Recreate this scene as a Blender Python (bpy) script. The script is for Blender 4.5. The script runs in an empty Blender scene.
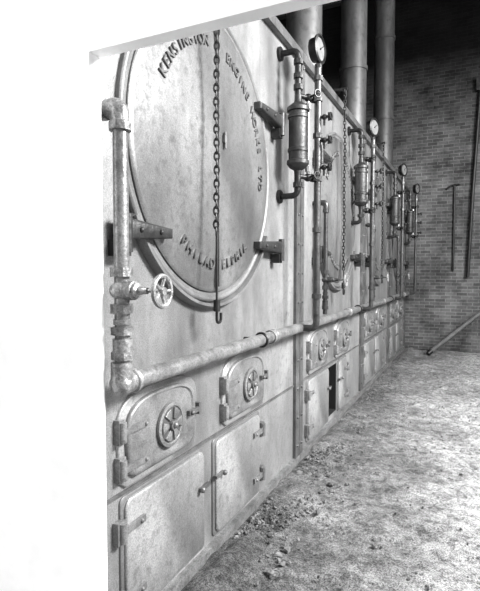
import bpy, bmesh, math, random
from mathutils import Vector, Matrix, noise
random.seed(4)
pi=math.pi
C=bpy.context.scene.collection

# ---------------- materials ----------------
def mat(name,c1,c2,scale=4,rough=.6,metal=0.0,bump=.1,stretch=(1,1,1),c3=None,bscale=40,bdist=.01,streak=0,speck=0):
    m=bpy.data.materials.new(name); m.use_nodes=True
    nt=m.node_tree; N=nt.nodes; L=nt.links
    b=N['Principled BSDF']
    tc=N.new('ShaderNodeTexCoord'); mp=N.new('ShaderNodeMapping'); mp.inputs['Scale'].default_value=stretch
    L.new(tc.outputs['Object'],mp.inputs['Vector'])
    n=N.new('ShaderNodeTexNoise'); n.inputs['Scale'].default_value=scale; n.inputs['Detail'].default_value=8; n.inputs['Roughness'].default_value=.62
    L.new(mp.outputs[0],n.inputs['Vector'])
    r=N.new('ShaderNodeValToRGB'); e=r.color_ramp.elements
    e[0].position=.33; e[0].color=(c1,c1,c1,1); e[1].position=.67; e[1].color=(c2,c2,c2,1)
    L.new(n.outputs['Fac'],r.inputs['Fac'])
    n2=N.new('ShaderNodeTexNoise'); n2.inputs['Scale'].default_value=bscale; n2.inputs['Detail'].default_value=6
    L.new(tc.outputs['Object'],n2.inputs['Vector'])
    out=r.outputs[0]
    if c3 is not None:
        r2=N.new('ShaderNodeValToRGB'); f=r2.color_ramp.elements
        f[0].position=.52; f[0].color=(0,0,0,1); f[1].position=.70; f[1].color=(.7,.7,.7,1)
        L.new(n2.outputs['Fac'],r2.inputs['Fac'])
        mx=N.new('ShaderNodeMixRGB'); L.new(r2.outputs[0],mx.inputs[0]); L.new(out,mx.inputs[1]); mx.inputs[2].default_value=(c3,c3,c3,1)
        out=mx.outputs[0]
    def mul(out,sc,st,p0,v0,p1,v1):
        mp2=N.new('ShaderNodeMapping'); mp2.inputs['Scale'].default_value=st; L.new(tc.outputs['Object'],mp2.inputs['Vector'])
        n3=N.new('ShaderNodeTexNoise'); n3.inputs['Scale'].default_value=sc; n3.inputs['Detail'].default_value=7; n3.inputs['Roughness'].default_value=.7; L.new(mp2.outputs[0],n3.inputs['Vector'])
        r3=N.new('ShaderNodeValToRGB'); g=r3.color_ramp.elements; g[0].position=p0; g[0].color=(v0,v0,v0,1); g[1].position=p1; g[1].color=(v1,v1,v1,1); L.new(n3.outputs['Fac'],r3.inputs['Fac'])
        m3=N.new('ShaderNodeMixRGB'); m3.blend_type='MULTIPLY'; m3.inputs[0].default_value=1; L.new(out,m3.inputs[1]); L.new(r3.outputs[0],m3.inputs[2]); return m3.outputs[0]
    if streak: out=mul(out,3.0,(1,1,.3),.34,1-streak,.62,1+streak*.5)
    if speck: out=mul(out,150,(1,1,1),.36,1-speck,.6,1+speck*.4)
    L.new(out,b.inputs['Base Color'])
    b.inputs['Roughness'].default_value=rough; b.inputs['Metallic'].default_value=metal
    bp=N.new('ShaderNodeBump'); bp.inputs['Strength'].default_value=bump; bp.inputs['Distance'].default_value=bdist
    L.new(n2.outputs['Fac'],bp.inputs['Height']); L.new(bp.outputs[0],b.inputs['Normal'])
    return m
M_front=mat('painted_iron',.15,.36,1.3,.42,.35,.18,(1,1,.6),c3=.19,bscale=24,streak=.28,speck=.35)
M_door=mat('painted_iron_door',.12,.29,1.4,.34,.5,.14,(1,1,.7),c3=.14,bscale=26,streak=.26,speck=.3)
M_ash=mat('ash_dusted_iron',.17,.35,2,.45,.3,.2,(1,1,.7),c3=.17,bscale=26,streak=.28,speck=.36)
M_firedoor=mat('dusty_cast_iron',.11,.28,6,.42,.35,.35,c3=.19,bscale=45,speck=.38)
M_trim=mat('iron_trim',.08,.19,6,.4,.4,.4,speck=.3)
M_rim=mat('worn_iron_rim',.09,.19,3,.52,.2,.25,c3=.13,bscale=30,speck=.28)
M_strap=mat('hinge_iron',.018,.055,9,.46,.4,.4)
M_dark=mat('dark_iron',.008,.03,12,.42,.4,.4)
M_reg=mat('register_recess',.05,.09,12,.6,.2,.3)
M_letter=mat('raised_letter_iron',.06,.11,9,.5,.3,.1)
M_pipe=mat('pipe_iron',.14,.35,8,.36,.45,.25,c3=.12,bscale=45,speck=.38)
M_dpipe=mat('dark_pipe_iron',.03,.08,8,.36,.45,.3,c3=.08,bscale=45,speck=.35)
M_spipe=mat('standpipe_iron',.04,.10,8,.36,.45,.3,c3=.05,bscale=45,speck=.35)
M_fit=mat('fitting_iron',.12,.42,14,.4,.35,.5,c3=.11,bscale=60,speck=.4)
M_chain=mat('chain_iron',.012,.03,20,.5,.4,.2)
M_brass=mat('tarnished_brass',.12,.3,20,.35,.6,.2)
M_face=mat('dial_face',.10,.17,20,.45,0,.05)
M_soot=mat('soot',.004,.008,9,.95,0,.1)
M_white=mat('whitewash',.84,.97,2.6,.9,0,.3,c3=.86,bscale=7)
M_stack=mat('stack_iron',.035,.11,2,.5,.3,.25,(1,1,.3),c3=.03,bscale=14,streak=.4)
M_ceil=mat('ceiling_near_black',.005,.010,3,.9,0,.1)  # near-black tone for the ceiling and left wall
M_rub=mat('rubble',.03,.22,6,.95,0,.6,bscale=30)
M_pole=mat('sooty_pole',.07,.13,9,.7,0,.3)

def floor_mat():
    m=bpy.data.materials.new('dirt_floor'); m.use_nodes=True
    nt=m.node_tree; N=nt.nodes; L=nt.links; b=N['Principled BSDF']
    tc=N.new('ShaderNodeTexCoord')
    def ns(s,d,ro=.6):
        n=N.new('ShaderNodeTexNoise'); n.inputs['Scale'].default_value=s; n.inputs['Detail'].default_value=d; n.inputs['Roughness'].default_value=ro
        L.new(tc.outputs['Object'],n.inputs['Vector']); return n
    a=ns(.9,10,.78); f=ns(13,12,.88); g=ns(110,6,.8)
    def ramp(src,p0,v0,p1,v1):
        r=N.new('ShaderNodeValToRGB'); e=r.color_ramp.elements
        e[0].position=p0;e[0].color=(v0,v0,v0,1);e[1].position=p1;e[1].color=(v1,v1,v1,1)
        L.new(src,r.inputs[0]); return r.outputs[0]
    base=ramp(a.outputs[0],.38,.28,.60,.54)
    mid=ramp(f.outputs[0],.42,.32,.55,1.12)
    fine=ramp(g.outputs[0],.41,.25,.55,1.25)
    m1=N.new('ShaderNodeMixRGB'); m1.blend_type='MULTIPLY'; m1.inputs[0].default_value=1; L.new(base,m1.inputs[1]); L.new(mid,m1.inputs[2])
    m2=N.new('ShaderNodeMixRGB'); m2.blend_type='MULTIPLY'; m2.inputs[0].default_value=1; L.new(m1.outputs[0],m2.inputs[1]); L.new(fine,m2.inputs[2])
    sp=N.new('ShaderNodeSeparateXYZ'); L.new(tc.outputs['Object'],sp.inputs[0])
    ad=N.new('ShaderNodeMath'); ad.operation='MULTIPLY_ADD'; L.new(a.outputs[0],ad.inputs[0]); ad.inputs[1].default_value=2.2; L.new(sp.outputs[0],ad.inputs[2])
    mr=N.new('ShaderNodeMapRange'); mr.inputs['From Min'].default_value=1.1; mr.inputs['From Max'].default_value=2.5; mr.inputs['To Min'].default_value=.36; mr.inputs['To Max'].default_value=1.15  # painted shade: dirt colour darkened beside the boilers, lighter towards the aisle
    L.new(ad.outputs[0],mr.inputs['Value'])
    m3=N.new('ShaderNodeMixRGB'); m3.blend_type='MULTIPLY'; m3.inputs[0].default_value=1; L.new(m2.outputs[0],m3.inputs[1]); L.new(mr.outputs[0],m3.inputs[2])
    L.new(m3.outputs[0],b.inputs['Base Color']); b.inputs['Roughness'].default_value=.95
    bp=N.new('ShaderNodeBump'); bp.inputs['Strength'].default_value=1; bp.inputs['Distance'].default_value=.04
    L.new(f.outputs[0],bp.inputs['Height']); L.new(bp.outputs[0],b.inputs['Normal'])
    return m
def brick_mat():
    m=bpy.data.materials.new('old_brick'); m.use_nodes=True
    nt=m.node_tree; N=nt.nodes; L=nt.links; b=N['Principled BSDF']
    tc=N.new('ShaderNodeTexCoord'); sp=N.new('ShaderNodeSeparateXYZ'); cb=N.new('ShaderNodeCombineXYZ')
    L.new(tc.outputs['Object'],sp.inputs[0]); L.new(sp.outputs[0],cb.inputs[0]); L.new(sp.outputs[2],cb.inputs[1])
    br=N.new('ShaderNodeTexBrick'); br.inputs['Scale'].default_value=1
    br.inputs['Brick Width'].default_value=.2; br.inputs['Row Height'].default_value=.066; br.inputs['Mortar Size'].default_value=.006
    br.inputs['Color1'].default_value=(.065,.065,.065,1); br.inputs['Color2'].default_value=(.12,.12,.12,1); br.inputs['Mortar'].default_value=(.155,.155,.155,1)
    L.new(cb.outputs[0],br.inputs['Vector'])
    n=N.new('ShaderNodeTexNoise'); n.inputs['Scale'].default_value=1.5; n.inputs['Detail'].default_value=10; n.inputs['Roughness'].default_value=.75; L.new(tc.outputs['Object'],n.inputs['Vector'])
    r=N.new('ShaderNodeValToRGB'); e=r.color_ramp.elements; e[0].position=.36;e[0].color=(.4,.4,.4,1);e[1].position=.62;e[1].color=(1.4,1.4,1.4,1)
    L.new(n.outputs[0],r.inputs[0])
    mx=N.new('ShaderNodeMixRGB'); mx.blend_type='MULTIPLY'; mx.inputs[0].default_value=1; L.new(br.outputs[0],mx.inputs[1]); L.new(r.outputs[0],mx.inputs[2])
    mr=N.new('ShaderNodeMapRange'); mr.inputs['From Min'].default_value=3.8; mr.inputs['From Max'].default_value=6.0; mr.inputs['To Min'].default_value=1; mr.inputs['To Max'].default_value=.03  # shade under the ceiling painted into the brick, darker with height
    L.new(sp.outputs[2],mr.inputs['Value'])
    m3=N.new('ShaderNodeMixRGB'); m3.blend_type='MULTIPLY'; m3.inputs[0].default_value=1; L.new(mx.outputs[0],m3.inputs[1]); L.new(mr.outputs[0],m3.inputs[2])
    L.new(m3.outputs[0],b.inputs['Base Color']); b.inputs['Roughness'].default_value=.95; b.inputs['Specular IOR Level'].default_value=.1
    bp=N.new('ShaderNodeBump'); bp.inputs['Strength'].default_value=.4; bp.inputs['Distance'].default_value=.006; bp.invert=True
    L.new(br.outputs['Fac'],bp.inputs['Height']); L.new(bp.outputs[0],b.inputs['Normal'])
    return m
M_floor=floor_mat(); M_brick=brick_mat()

# ---------------- mesh helpers ----------------
def BM(): return bmesh.new()
def box(bm,x0,x1,y0,y1,z0,z1):
    v=[bm.verts.new((x,y,z)) for x in(x0,x1) for y in(y0,y1) for z in(z0,z1)]
    for f in((0,1,3,2),(4,6,7,5),(0,4,5,1),(2,3,7,6),(0,2,6,4),(1,5,7,3)): bm.faces.new([v[i] for i in f])
def frame(ax):
    ax=Vector(ax).normalized(); u=Vector((0,0,1)) if abs(ax.z)<.9 else Vector((1,0,0))
    a=ax.cross(u).normalized(); b=ax.cross(a).normalized(); return ax,a,b
def lathe(bm,o,axis,prof,seg=24):
    o=Vector(o); ax,a,b=frame(axis); rings=[]
    for (r,d) in prof:
        if r<1e-6: rings.append([bm.verts.new(o+ax*d)])
        else: rings.append([bm.verts.new(o+ax*d+(a*math.cos(2*pi*i/seg)+b*math.sin(2*pi*i/seg))*r) for i in range(seg)])
    for R,S in zip(rings,rings[1:]):
        for i in range(seg):
            f=[]
            for v in (R[i%len(R)],R[(i+1)%len(R)],S[(i+1)%len(S)],S[i%len(S)]):
                if v not in f: f.append(v)
            if len(f)>2:
                try: bm.faces.new(f)
                except ValueError: pass
def cyl(bm,p0,p1,r,seg=16,r1=None):
    p0=Vector(p0);p1=Vector(p1); l=(p1-p0).length; r1=r if r1 is None else r1
    lathe(bm,p0,p1-p0,[(0,0),(r,0),(r1,l),(0,l)],seg)
def ball(bm,c,r,seg=16,sc=1):
    lathe(bm,c,(0,0,1),[(r*math.sin(pi*i/10),-r*sc*math.cos(pi*i/10)) for i in range(11)],seg)
def torus(bm,c,axis,R,r,seg=24,s2=8):
    lathe(bm,c,axis,[(R+r*math.cos(2*pi*i/s2),r*math.sin(2*pi*i/s2)) for i in range(s2)]+[(R+r,0)],seg)
def sweep(bm,pts,r,fil=.06,seg=14):
    P=[Vector(p) for p in pts]; out=[P[0]]
    for i in range(1,len(P)-1):
        d0=(P[i-1]-P[i]); d1=(P[i+1]-P[i]); f=min(fil,d0.length*.49,d1.length*.49)
        A=P[i]+d0.normalized()*f; B=P[i]+d1.normalized()*f
        for t in range(7):
            t/=6; out.append(A*(1-t)**2+P[i]*2*t*(1-t)+B*t*t)
    out.append(P[-1])
    ax,a,b=frame(out[1]-out[0]); prev=None
    for i,p in enumerate(out):
        t=(out[min(i+1,len(out)-1)]-out[max(i-1,0)]).normalized()
        a=(a-t*a.dot(t)).normalized(); b=t.cross(a)
        ring=[bm.verts.new(p+(a*math.cos(2*pi*k/seg)+b*math.sin(2*pi*k/seg))*r) for k in range(seg)]
        if prev:
            for k in range(seg): bm.faces.new((prev[k],prev[(k+1)%seg],ring[(k+1)%seg],ring[k]))
        else: bm.faces.new(ring[::-1])
        prev=ring
    bm.faces.new(prev)
def plate(bm,outline,x0,x1,bev=.012,dome=0):
    cy=sum(p[0] for p in outline)/len(outline); cz=sum(p[1] for p in outline)/len(outline)
    w=max(abs(p[0]-cy) for p in outline); h=max(abs(p[1]-cz) for p in outline)
    def ring(x,ins): return [bm.verts.new((x,cy+(y-cy)*(1-ins/w),cz+(z-cz)*(1-ins/h))) for y,z in outline]
    rs=[ring(x0,0),ring(x1-bev*.8,0),ring(x1-bev*.25,bev*.4),ring(x1,bev)]
    if dome:
        m=min(w,h); rs+=[ring(x1,m*.12),ring(x1-.008,m*.16),ring(x1-.008+dome,m*.5)]
    for R,S in zip(rs,rs[1:]):
        for i in range(len(R)): bm.faces.new((R[i],R[(i+1)%len(R)],S[(i+1)%len(S)],S[i]))
    bm.faces.new(rs[-1]); bm.faces.new(rs[0][::-1])
def rrect(y0,y1,z0,z1,r,n=6):
    o=[]
    for cy,cz,a in((y1-r,z0+r,-pi/2),(y1-r,z1-r,0),(y0+r,z1-r,pi/2),(y0+r,z0+r,pi)):
        for i in range(n+1): t=a+pi/2*i/n; o.append((cy+r*math.cos(t),cz+r*math.sin(t)))
    return o
def mesh(name,bm,m,smooth=True):
    bmesh.ops.remove_doubles(bm,verts=bm.verts,dist=1e-6)
    bmesh.ops.recalc_face_normals(bm,faces=bm.faces)
    me=bpy.data.meshes.new(name); bm.to_mesh(me); bm.free(); me.materials.append(m)
    if smooth:
        me.polygons.foreach_set('use_smooth',[True]*len(me.polygons))
        try: me.set_sharp_from_angle(angle=math.radians(38))
        except Exception: pass
    return me
def part(name,me,parent,loc=(0,0,0),label=None,kind=None):
    o=bpy.data.objects.new(name,me); C.objects.link(o); o.parent=parent; o.location=loc
    if label:o['label']=label
    if kind:o['kind']=kind
    return o
def thing(name,loc,label,cat,group=None,me=None):
    o=bpy.data.objects.new(name,me); C.objects.link(o); o.location=loc
    if me is None: o.empty_display_size=.1
    o['label']=label;o['category']=cat
    if group:o['group']=group
    return o
def struct(name,bm,m,smooth=False):
    o=bpy.data.objects.new(name,mesh(name,bm,m,smooth)); C.objects.link(o); o['kind']='structure'; return o

# ---------------- setting ----------------
YB=10.75
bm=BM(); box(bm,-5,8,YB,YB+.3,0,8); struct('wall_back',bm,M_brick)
bm=BM(); box(bm,-5.2,-5,-.5,YB,0,8); struct('wall_left',bm,M_ceil)
bm=BM(); box(bm,-5,8,1.5,YB,7.6,7.8)
for i in range(5): box(bm,-5,8,2.5+i*2,2.65+i*2,7.3,7.6)
struct('ceiling',bm,M_ceil)
bm=BM(); box(bm,-5,.076,1.375,1.435,-.1,7.6); box(bm,.076,8,1.375,1.435,2.385,7.6); struct('wall_front',bm,M_white)
xs=[-5,-2]+[-.1+.04*i for i in range(88)]+[3.6,4.5,6,8]
ys=[-4,-2,0]+[.4+.045*i for i in range(230)]+[YB+.2]
bm=BM(); G=[]
for x in xs:
    row=[]
    for y in ys:
        z=0
        if -.2<x<3.5 and 0<y<YB:
            z=.03*noise.fractal(Vector((x*2.2,y*2.2,0)),1,2,5)-.012+.018*noise.noise(Vector((x*11,y*11,3)))
            z+=.07*max(0,1-abs(x-.14)/.24)*max(0,noise.noise(Vector((x*3,y*1.7,5)))+.25)
        row.append(bm.verts.new((x,y,z)))
    G.append(row)
for i in range(len(xs)-1):
    for j in range(len(ys)-1): bm.faces.new((G[i][j],G[i+1][j],G[i+1][j+1],G[i][j+1]))
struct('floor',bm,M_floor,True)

bm=BM()
for i in range(3200):
    q=random.random()
    if q<.42: x=.07+abs(random.gauss(0,.13)); y=random.uniform(1.6,8.5); s=random.uniform(.003,.011)
    elif q<.54:
        cx,cy=random.choice(((.16,2.75),(.2,3.3),(.25,3.9),(.15,4.9),(.2,2.4),(.4,3.1))); x=max(.07,random.gauss(cx,.14)); y=random.gauss(cy,.32); s=random.uniform(.004,.011)
        if random.random()<.12: s*=1.9
    else: x=random.uniform(.1,3.2); y=random.uniform(1.3,9.5); s=random.uniform(.003,.010)
    mtx=Matrix.Translation((x,y,s*.2+.006))@Matrix.Rotation(random.random()*6,4,'Z')@Matrix.Rotation(random.random()*1,4,'X')@Matrix.Diagonal((s*random.uniform(.8,1.6),s*random.uniform(.7,1.3),s*random.uniform(.6,1),1))
    r=bmesh.ops.create_icosphere(bm,subdivisions=1,radius=1,matrix=mtx)
    for v in r['verts']: v.co+=Vector([random.uniform(-.38,.38)*s for _ in range(3)])
o=thing('rubble',(0,0,0),'loose lumps of coal and broken rubble on dirt floor','rubble',me=mesh('rubble',bm,M_rub,False)); o['kind']='stuff'

# ---------------- shared boiler part meshes ----------------
R0=.80
bm=BM(); lathe(bm,(0,0,0),(1,0,0),[(R0,-.01),(R0,.020),(R0-.006,.027),(R0-.014,.029),(R0-.022,.027),(R0-.03,.018),(R0-.05,.016),(R0-.05,-.01)],110)
ME_ring=mesh('frame_ring',bm,M_rim)
def leaf(sign):
    bm=BM(); r=R0-.055
    prof=[(r,.0),(r,.024),(r-.01,.032),(r-.03,.034),(r-.06,.034),(r*.6,.05),(r*.3,.058),(0.0001,.06)]
    n=48; rings=[]
    for (rr,d) in prof:
        rings.append([bm.verts.new((d,sign*(.005+abs(rr*math.sin(pi*i/n))),rr*math.cos(pi*i/n))) for i in range(n+1)])
    for R,S in zip(rings,rings[1:]):
        for i in range(n): bm.faces.new((R[i],R[i+1],S[i+1],S[i]))
    if sign<0: box(bm,.03,.066,-.022,.004,-r+.03,r-.03)
    return mesh('door_leaf',bm,M_door)
ME_leafL=leaf(-1); ME_leafR=leaf(1)
bm=BM(); n=60; rings=[]
for (rr,d) in [(R0+.035,-.01),(R0+.035,.035),(R0+.026,.047),(R0+.01,.045),(R0+.003,.0)]:
    rings.append([bm.verts.new((d,rr*math.cos(pi+.5+(pi-1.0)*i/n),rr*math.sin(pi+.5+(pi-1.0)*i/n))) for i in range(n+1)])
for R,S in zip(rings,rings[1:]):
    for i in range(n): bm.faces.new((R[i],R[i+1],S[i+1],S[i]))
bm.faces.new([r[0] for r in rings]); bm.faces.new([r[-1] for r in rings])
ME_lip=mesh('frame_lip',bm,M_rim)
def hinge(sign):
    bm=BM(); e=.40 if sign>0 else .32
    pts=[(0,-.022),(.12,-.03),(e-.02,-.044),(e+.02,-.034),(e+.02,.034),(e-.02,.044),(.12,.03),(0,.022)]
    o=[(sign*y,z) for y,z in pts]
    if sign<0:o=o[::-1]
    plate(bm,o,.03,.085,.012)
    cyl(bm,(.075,sign*e,-.095),(.075,sign*e,.06),.021)
    box(bm,-.01,.07,min(sign*(e-.03),sign*(e+.03)),max(sign*(e-.03),sign*(e+.03)),-.11,-.045)
    ball(bm,(.085,sign*.1,0),.012,10); ball(bm,(.085,sign*.24,0),.012,10)
    return mesh('hinge',bm,M_strap)
ME_hR=hinge(1); ME_hL=hinge(-1)
bm=BM(); box(bm,.03,.075,.03,.06,-.02,.02); cyl(bm,(.07,.045,.04),(.07,.045,-.05),.007,10)
ME_cl=mesh('leaf_catch',bm,M_rim)
def letters(bm,txt,r,start,step,top,size=.078):
    for i,ch in enumerate(txt):
        if ch==' ': continue
        cu=bpy.data.curves.new('t','FONT'); cu.body=ch; cu.size=size; cu.extrude=.008; cu.align_x='CENTER'
        ob=bpy.data.objects.new('t',cu); C.objects.link(ob)
        dg=bpy.context.evaluated_depsgraph_get(); me=bpy.data.meshes.new_from_object(ob.evaluated_get(dg))
        bpy.data.objects.remove(ob)
        a=math.radians(start+(-step if top else step)*i)
        up=Vector((0,math.cos(a),math.sin(a)))
        if not top: up=-up
        right=Vector((0,up.z,-up.y))
        base=Vector((.043,r*math.cos(a),r*math.sin(a)))
        mt=Matrix(((0,0,1,base.x),(right.y,up.y,0,base.y),(right.z,up.z,0,base.z),(0,0,0,1)))
        me.transform(mt); bm.from_mesh(me); bpy.data.meshes.remove(me)
bm=BM()
letters(bm,"KENSINGTON",.56,152,5.5,True)
letters(bm,"ENGINE WORKS LTD",.56,78,5.7,True)
letters(bm,"PHILAD",.62,234,5.9,False); letters(bm,"ELPHIA",.62,276,5.9,False)
ME_let=mesh('lettering',bm,M_letter,False)
def fdoutline(w,h):
    pts=[(-w+.01,-h+.03),(-w+.05,-h),(w-.05,-h),(w-.01,-h+.03),(w,h-.17)]
    for i in range(15):
        t=i/14; a=pi*t; c=math.cos(a); s=math.sin(a)
        pts.append((w*math.copysign(abs(c)**.65,c) if abs(c)>1e-6 else 0,h-.14+.14*s**.8 if s>1e-6 else h-.14))
    pts.append((-w,h-.17)); return pts
bm=BM(); plate(bm,fdoutline(.32,.205),-.01,.014,.008)
ME_fdframe=mesh('door_frame',bm,M_front)
bm=BM(); plate(bm,fdoutline(.28,.172),.010,.034,.014,.006)
ME_fd=mesh('door_panel',bm,M_firedoor)
bm=BM()
box(bm,.026,.044,-.3,-.14,-.014,.014); cyl(bm,(.034,-.31,-.042),(.034,-.31,.042),.016); ball(bm,(.044,-.165,0),.011,8); box(bm,-.01,.030,-.33,-.288,-.052,.052)
ME_fh=mesh('hinge',bm,M_firedoor)
bm=BM(); box(bm,.032,.05,.19,.3,-.012,.012); ball(bm,(.054,.21,0),.013,10); box(bm,-.01,.046,.29,.31,-.03,.03)
ME_fl=mesh('latch',bm,M_trim)
bm=BM(); lathe(bm,(.034,0,0),(1,0,0),[(.105,0),(.105,.014),(.09,.018),(.085,.012),(0,.012)],32)
for i in range(6):
    a=i*pi/3; p=[]
    for t in range(-2,3): p.append((.08*math.cos(a+t*.17),.08*math.sin(a+t*.17)))
    for t in range(2,-3,-1): p.append((.03*math.cos(a+t*.15),.03*math.sin(a+t*.15)))
    plate(bm,p,.044,.056,.004)
cyl(bm,(.034,0,0),(.066,0,0),.024); ball(bm,(.068,0,0),.015,12)
ME_reg=mesh('draft_register',bm,M_firedoor)
bm=BM(); lathe(bm,(.038,0,0),(1,0,0),[(.083,0),(.083,.0095),(0,.0095)],28); ME_regd=mesh('register_opening',bm,M_reg)
def ash(sign,w=.335):
    bm=BM(); plate(bm,rrect(-w-.02,w+.02,-.285,.285,.03),-.01,.010,.005); f=mesh('door_frame',bm,M_rim)
    bm=BM(); plate(bm,rrect(-w+.003,w-.003,-.27,.27,.045),.008,.024,.009); p=mesh('door_panel',bm,M_ash)
    bm=BM(); z=0
    ya,yb=sorted((sign*(w+.03),sign*(w-.12)))
    box(bm,.020,.038,ya,yb,z-.016,z+.016); cyl(bm,(.033,sign*(w+.03),z-.042),(.033,sign*(w+.03),z+.042),.017); ball(bm,(.038,sign*(w-.09),z),.011,8)
    ya,yb=sorted((sign*(w+.01),sign*(w+.06))); box(bm,-.01,.030,ya,yb,z-.048,z+.048)
    h=mesh('hinge',bm,M_firedoor)
    bm=BM(); box(bm,.022,.042,*sorted((-sign*(w-.07),-sign*(w+.03))),.066,.084); ball(bm,(.046,-sign*(w-.06),.075),.016,12)
    l=mesh('latch',bm,M_trim)
    return f,p,h,l
ASH1=ash(-1); ASH2=ash(1,.315); ASH3=ash(1,.17)

bounds=[1.44,3.88,6.42,8.6,YB-.02]
circ=[2.40,5.12,7.5,9.75]
doff=[0,2.56,4.98,7.12]
HT=3.35; CZ=2.235
lab=['grey cast-iron boiler front beside the whitewashed pier',
 'grey cast-iron boiler front with an open black ash pit',
 'grey cast-iron boiler front with round tube door between its neighbours',
 'grey cast-iron boiler front against the dark brick end wall']
for k in range(4):
    y0,y1=bounds[k]+.004,bounds[k+1]-.004
    b=thing('boiler',(0,circ[k],0),lab[k],'boiler','row of boilers')
    c=circ[k]; bm=BM()
    a0,a1=y0-c,y1-c
    if k==1:
        h0,h1=4.86-c,5.19-c
        box(bm,-3.5,0,a0,h0,0,HT); box(bm,-3.5,0,h1,a1,0,HT); box(bm,-3.5,0,h0,h1,.62,HT); box(bm,-3.5,0,h0,h1,0,.1); box(bm,-3.5,-.8,h0,h1,.1,.62)
    else: box(bm,-3.5,0,a0,a1,0,HT)
    part('body',mesh('body',bm,M_front,False),b)
    for q in ((a1-.09,a1),)+(((a0,a0+.09),) if k else ()):
        bm=BM(); box(bm,-.01,.025,q[0],q[1],0,HT)
        for i in range(14): ball(bm,(.025,(q[0]+q[1])/2,.15+i*.24),.013,8)
        part('pilaster',mesh('pilaster',bm,M_trim),b)
    bm=BM(); box(bm,-.05,.045,a0,a1,HT-.04,HT+.03); part('cornice',mesh('cornice',bm,M_trim,False),b)
    bm=BM(); box(bm,-.01,.035,a0,a1,0,.055); part('base_strip',mesh('base_strip',bm,M_pipe,False),b)
    bm=BM(); box(bm,-.01,.010,a0,a1,.655,.67); part('seam_bead',mesh('seam_bead',bm,M_trim,False),b)
    if k==1:
        bm=BM(); box(bm,-.79,-.78,h0,h1,.1,.62); box(bm,-.79,-.005,h0,h0+.01,.1,.62); box(bm,-.79,-.005,h1-.01,h1,.1,.62);box(bm,-.79,-.005,h0,h1,.61,.62); box(bm,-.79,-.005,h0,h1,.1,.11)
        part('ash_pit',mesh('ash_pit',bm,M_soot,False),b)
    t=part('tube_door',ME_leafL,b,(0,0,CZ))
    part('door_leaf',ME_leafR,t); part('frame_ring',ME_ring,t); part('frame_lip',ME_lip,t); part('lettering',ME_let,t); part('leaf_catch',ME_cl,t,(0,0,.1))
    for z in(.43,-.46):
        part('hinge',ME_hR,t,(0,.51,z)); part('hinge',ME_hL,t,(0,-.50,z))
    d=doff[k]-c
    for yy in(1.90,2.83):
        f=part('fire_door',ME_fd,b,(0,yy+d,.885)); part('door_frame',ME_fdframe,f); part('latch',ME_fl,f)
        for z in(.05,-.11): part('hinge',ME_fh,f,(0,0,z))
        part('draft_register',ME_reg,f,(0,.03,-.01)); part('register_opening',ME_regd,f,(0,.03,-.01))
    for i,(yy,A) in enumerate(((1.95,ASH1),(2.735,ASH2))):
        if k==1 and i==1: A=ASH3; yy=2.85
        if k==1 and i==0: yy=1.92
        f=part('ash_door',A[1],b,(0,yy+d,.36)); part('door_frame',A[0],f); part('latch',A[3],f)
        for z in(.15,-.16): part('hinge',A[2],f,(0,0,z))

# ---------------- main feed pipe ----------------
FP=thing('feed_pipe',(.12,1.48,1.17),'long grey iron feed pipe running across the boiler fronts','pipe')
bm=BM(); cyl(bm,(0,0,0),(0,9.15,0),.037,20); part('pipe',mesh('pipe',bm,M_pipe),FP)
bm=BM(); lathe(bm,(0,-.02,0),(0,1,0),[(0,-.018),(.028,-.015),(.042,-.003),(.046,.005),(.044,.03),(.042,.07),(.049,.075),(.049,.095),(0,.095)],20)
cyl(bm,(0,0,0),(0,0,.085),.041,20); part('tee_fitting',mesh('tee_fitting',bm,M_fit),FP)
bm=BM(); lathe(bm,(0,-.05,0),(0,1,0),[(0,0),(.046,.0),(.046,.025),(.041,.03),(.041,.06),(.046,.065),(.046,.09),(0,.09)],20); ME_coup=mesh('coupling',bm,M_fit)
for yy in(1.55,3.7,4.9,5.9,7.0,8.2): part('coupling',ME_coup,FP,(0,yy,0))
bm=BM(); cyl(bm,(-.12,0,0),(-.03,0,0),.014,10); torus(bm,(0,0,0),(0,1,0),.042,.009,20,6); ME_brk=mesh('bracket',bm,M_dark)
for yy in(1.36,4.2,6.6): part('bracket',ME_brk,FP,(0,yy,0))

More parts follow.
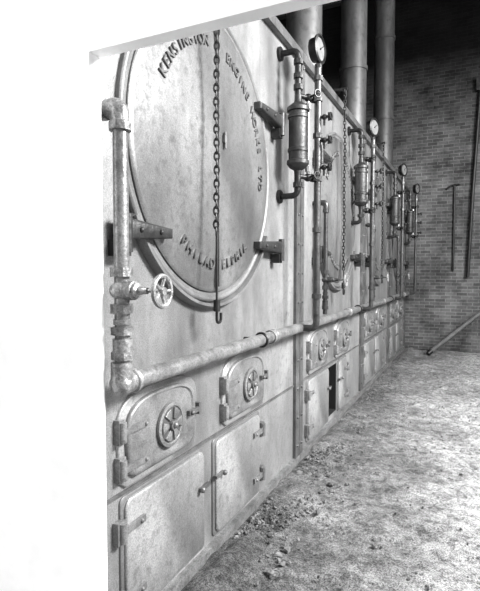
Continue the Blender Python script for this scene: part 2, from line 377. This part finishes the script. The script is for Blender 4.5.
# ---------------- risers with valve ----------------
bm=BM(); torus(bm,(0,0,0),(1,0,0),.056,.009,28,8)
for i in range(5):
    a=i*2*pi/5; cyl(bm,(-.006,0,0),(0,.054*math.cos(a),.054*math.sin(a)),.0065,8)
cyl(bm,(-.014,0,0),(.012,0,0),.015,12); ME_wheel=mesh('handwheel',bm,M_fit)
def riser(s,mp,mf):
    D={}
    bm=BM(); sweep(bm,[(0,0,.05),(0,0,1.05),(-.125,0,1.05)],.029*s,.07); D['pipe']=mesh('pipe',bm,mp)
    bm=BM(); ball(bm,(0,0,.36),.048*s,16,.8)
    for z in(.29,.43): lathe(bm,(0,0,z-.018),(0,0,1),[(0,0),(.044*s,0),(.044*s,.036),(0,.036)],8)
    lathe(bm,(0,0,.36),(1,0,0),[(.0,0),(.038*s,.02),(.036*s,.06),(.03*s,.062),(.03*s,.075),(.016,.08),(.012,.12),(0,.12)],16)
    D['valve_body']=mesh('valve_body',bm,mf)
    bm=BM()
    for z,r,h in((.11,.044,.03),(.15,.038,.05),(.205,.044,.03),(.24,.034,.02)): r*=s; lathe(bm,(0,0,z-h/2),(0,0,1),[(0,0),(r,0),(r,h),(0,h)],8 if r>.043*s else 18)
    D['union_fitting']=mesh('union_fitting',bm,mf)
    bm=BM(); torus(bm,(0,0,.985),(0,0,1),.031*s,.008,18,8)
    lathe(bm,(0,0,.96),(0,0,1),[(0,0),(.042*s,.0),(.042*s,.03),(.036*s,.035),(0,.035)],16)
    sweep(bm,[(0,0,.97),(0,0,1.05),(-.06,0,1.05)],.036*s,.06); lathe(bm,(-.06,0,1.05),(-1,0,0),[(0,0),(.042*s,0),(.042*s,.025),(0,.025)],16)
    D['elbow_fitting']=mesh('elbow_fitting',bm,mf); return D
bm=BM(); cyl(bm,(.08,0,.36),(.185,0,.36),.007,10); ME_st=mesh('valve_stem',bm,M_trim)
RA=riser(1,M_pipe,M_fit); RB=riser(.68,M_dpipe,M_dpipe)
for k,yy in enumerate((1.487,4.3,6.6,8.85)):
    r=thing('riser_pipe',(.12,yy,1.17),'iron riser pipe with globe valve beside the whitewashed pier' if k==0 else 'dark iron riser pipe with valve rising from the feed pipe','pipe','feed risers')
    D=RB if k else RA
    for n in('pipe','union_fitting','elbow_fitting'): part(n,D[n],r)
    v=part('valve_body',D['valve_body'],r); part('valve_stem',ME_st,v); part('handwheel',ME_wheel,v,(.185,0,.36),'pale spoked handwheel')

# ---------------- water columns ----------------
bm=BM(); lathe(bm,(.15,0,2.38),(0,0,1),[(0,-.07),(.024,-.07),(.028,-.04),(.06,-.02),(.08,.005),(.08,.03),(.068,.036),(.068,.09),(.075,.095),(.075,.115),(.068,.12),(.068,.33),(.075,.335),(.075,.355),(.068,.36),(.068,.38),(.082,.385),(.082,.41),(.058,.43),(.03,.45),(.024,.5),(0,.5)],24)
ME_col=mesh('column_body',bm,M_strap)
bm=BM(); sweep(bm,[(-.0,0,3.2),(.15,0,3.2),(.15,0,2.85)],.022,.05); sweep(bm,[(.15,0,2.33),(.15,0,2.16),(-.0,0,2.16)],.022,.05)
for z in(3.1,3.0,2.92): lathe(bm,(.15,0,z),(0,0,1),[(0,0),(.036,0),(.036,.035),(0,.035)],8)
lathe(bm,(.15,0,2.22),(0,0,1),[(0,0),(.036,0),(.036,.035),(0,.035)],8); lathe(bm,(.0,0,2.16),(1,0,0),[(0,0),(.05,0),(.05,.02),(0,.02)],16); lathe(bm,(.0,0,3.2),(1,0,0),[(0,0),(.05,0),(.05,.02),(0,.02)],16)
ME_cp=mesh('connecting_pipe',bm,M_dark)
bm=BM(); cyl(bm,(.25,.16,1.26),(.25,.16,3.12),.026,14); sweep(bm,[(.25,.16,1.28),(.25,.16,1.17),(.12,.16,1.17)],.026,.06)
for z in(3.02,2.87,2.6,2.28,1.9,1.4): lathe(bm,(.25,.16,z),(0,0,1),[(0,0),(.037,0),(.037,.035),(0,.035)],8)
ME_sp=mesh('standpipe',bm,M_spipe)
bm=BM(); z=0
cyl(bm,(.15,0,z),(.25,.16,z),.017,10); ball(bm,(.2,.08,z),.03,12); lathe(bm,(.225,.12,z),(.1,.16,0),[(0,-.012),(.03,-.012),(.03,.012),(0,.012)],8)
cyl(bm,(.2,.08,z),(.29,.02,z),.008,8); torus(bm,(.29,.02,z),(.09,-.06,0),.026,.006,16,6); cyl(bm,(.283,.0,z),(.297,.04,z),.005,6); cyl(bm,(.29,.02,z-.025),(.29,.02,z+.025),.005,6)
ME_x=mesh('gauge_valve',bm,M_dark)
bm=BM(); cyl(bm,(.2,.08,2.3),(.2,.08,2.88),.010,12)
for z in(2.34,2.8): lathe(bm,(.2,.08,z),(0,0,1),[(0,0),(.021,0),(.021,.04),(0,.04)],8)
ME_gl=mesh('gauge_glass',bm,M_brass)
bm=BM(); cyl(bm,(.25,.16,0),(.34,.16,0),.011,10); ball(bm,(.3,.16,0),.021,10); cyl(bm,(.335,.16,-.03),(.335,.16,.03),.008,8); torus(bm,(.35,.16,0),(1,0,0),.024,.007,16,6); cyl(bm,(.3,.16,0),(.3,.16,-.06),.008,8)
ME_ck=mesh('try_cock',bm,M_dark)
def gauge(v):
    gd=Vector(v); g2=gd.normalized(); gt=Vector((-gd.y,gd.x,0)).normalized()
    bm=BM(); lathe(bm,(0,0,0),gd,[(0,-.055),(.06,-.055),(.085,-.045),(.09,0),(.1,.002),(.105,.02),(.09,.027),(.083,.012),(0,.012)],32); cyl(bm,(0,0,-.15),(0,0,-.08),.015,10); lathe(bm,(0,0,-.14),(0,0,1),[(0,0),(.028,0),(.028,.03),(0,.03)],8)
    a=mesh('gauge_case',bm,M_dark)
    bm=BM(); lathe(bm,(0,0,0),gd,[(0,.0135),(.081,.0135),(.081,.0145),(0,.0145)],32); f=mesh('dial_face',bm,M_face)
    bm=BM(); cyl(bm,g2*.017,g2*.02+gt*.05+Vector((0,0,.035)),.003,6); ball(bm,g2*.018,.007,8); return a,f,mesh('needle',bm,M_dark)
GA=gauge((.985,-.10,0)); GB=gauge((.92,-.34,0))
for k,yy in enumerate((3.44,5.62,8.2,10.2)):
    w=thing('water_column',(0,yy,0),['dark iron water column with try cocks and pressure gauge','dark iron water column with round pressure gauge between boilers','dark iron water column with round pressure gauge between boilers','dark iron water column with gauge near the brick wall'][k],'gauge','boiler water columns')
    part('column_body',ME_col,w); part('connecting_pipe',ME_cp,w); part('standpipe',ME_sp,w); part('gauge_glass',ME_gl,w)
    for z in(2.88,2.3): part('gauge_valve',ME_x,w,(0,0,z))
    for z in(2.75,2.58,2.38): part('try_cock',ME_ck,w,(0,0,z))
    Q=GB if k else GA
    g=part('pressure_gauge',Q[0],w,(.25,.16,3.25)); part('dial_face',Q[1],g); part('needle',Q[2],g)

# ---------------- chains ----------------
def chain(bm,x,y,z0,z1,R=.0175,r=.0048):
    z=z1; i=0
    while z>z0:
        sub=BM(); torus(sub,(0,0,0),(1,0,0),R*.72,r,12,6)
        me=bpy.data.meshes.new('c'); sub.to_mesh(me); sub.free()
        me.transform(Matrix.Translation((x+.003*math.sin(z*9),y+.004*math.sin(z*6),z))@Matrix.Rotation((pi/2 if i%2 else 0)+.5,4,'Z')@Matrix.Diagonal((1,1,1.6,1)))
        bm.from_mesh(me); bpy.data.meshes.remove(me); z-=R*.72*1.6*2-2*r*.6; i+=1
    return z
for k,(yy,zb) in enumerate(((2.23,1.80),(4.93,1.62),(7.2,1.7))):
    c=thing('hanging_chain',(.13,yy,HT),['dark iron chain ending in a rod and hook','dark iron link chain hanging before the boiler','dark iron link chain hanging before the boiler'][k],'chain','damper chains')
    bm=BM(); e=chain(bm,0,0,zb-HT,.05); part('chain_links',mesh('chain_links',bm,M_chain),c)
    bm=BM(); box(bm,-.12,.02,-.012,.012,.06,.085); torus(bm,(0,0,.05),(1,0,0),.03,.007,16,6); part('bracket',mesh('bracket',bm,M_dark),c)
    bm=BM(); L=.36 if k==0 else .15
    cyl(bm,(0,0,e+.02),(0,0,e-L),.006,8); sweep(bm,[(0,0,e-L),(0,0,e-L-.08),(0,.045,e-L-.08),(0,.045,e-L-.03)],.008,.03,8)
    cyl(bm,(0,0,e-L-.02),(0,0,e-L+.04),.018,10)
    part('hook',mesh('hook',bm,M_chain),c)

# ---------------- stacks ----------------
bm=BM(); lathe(bm,(0,0,0),(0,0,1),[(.24,0),(.24,.05),(.185,.06),(.185,1.1),(.2,1.1),(.2,1.16),(.185,1.16),(.185,2.6),(.2,2.6),(.2,2.66),(.185,2.66),(.185,4.2)],32); ME_stk=mesh('stack_pipe',bm,M_stack)
for yy in(2.4,4.95,7.2,9.75): thing('smokestack',(-.31,yy,HT+.03),'tall riveted sheet-iron stack rising from the boiler top','smokestack','boiler stacks',me=ME_stk)

# ---------------- things on the end wall ----------------
o=thing('fire_rake',(.93,YB-.024,1.62),'long dark iron fire rake hung on the brick wall','tool')
bm=BM(); cyl(bm,(0,0,0),(0,0,1.7),.022,10); part('shaft',mesh('shaft',bm,M_dark),o)
bm=BM(); sweep(bm,[(-.15,0,1.64),(-.07,0,1.7),(.09,0,1.72)],.021,.05,8); part('head',mesh('head',bm,M_dark),o)
o=thing('wall_conduit',(1.2,YB-.06,1.5),'long dark conduit pipe fixed to the brick wall','pipe')
bm=BM(); sweep(bm,[(0,0,0),(.06,0,1.7),(.16,0,3.75),(.26,0,3.95)],.034,.1,10); part('pipe',mesh('pipe',bm,M_dark),o)
bm=BM(); box(bm,.08,.24,-.06,.055,3.6,3.85); part('junction_box',mesh('junction_box',bm,M_dark,False),o)
o=thing('leaning_pole',(.55,YB-.75,.035),'thick sooty pole leaning low against the brick wall','pole')
bm=BM(); cyl(bm,(0,0,0),(.95,.66,.82),.042,12,.036); part('shaft',mesh('shaft',bm,M_pole),o)
bm=BM(); lathe(bm,(0,0,0),(.95,.66,.82),[(0,-.02),(.03,-.02),(.05,0),(.05,.08),(.045,.085),(0,.085)],14); part('ferrule',mesh('ferrule',bm,M_dark),o)

# ---------------- light ----------------
W=bpy.data.worlds.new('World'); bpy.context.scene.world=W; W.use_nodes=True
bg=W.node_tree.nodes['Background']; bg.inputs[0].default_value=(1,1,1,1); bg.inputs[1].default_value=.68
def area(name,loc,rot,sx,sy,p):
    l=bpy.data.lights.new(name,'AREA'); l.shape='RECTANGLE'; l.size=sx; l.size_y=sy; l.energy=p
    o=bpy.data.objects.new(name,l); C.objects.link(o); o.location=loc; o.rotation_euler=rot; return o
area('added_side_light',(5.5,3.6,5.0),(0,math.radians(56),0),1.4,2.4,1600)  # unseen area lamp added for light from the right; no window there
s=bpy.data.lights.new('sun','SUN'); s.energy=5.2; s.angle=.02; so=bpy.data.objects.new('sun',s); C.objects.link(so); so.location=(-3,-3,8)
so.rotation_euler=Vector((.5,.36,-.85)).to_track_quat('-Z','Y').to_euler()

cam=bpy.data.cameras.new('Camera'); co=bpy.data.objects.new('Camera',cam); C.objects.link(co)
co.location=(1.335,0,1.6); co.rotation_euler=(math.radians(90-2.75),0,math.radians(25.67))
cam.sensor_fit='HORIZONTAL'; cam.sensor_width=36; cam.lens=36.675; cam.clip_start=.02
sc=bpy.context.scene; sc.camera=co
sc.view_settings.view_transform='Standard'; sc.view_settings.exposure=.08; sc.view_settings.gamma=.93
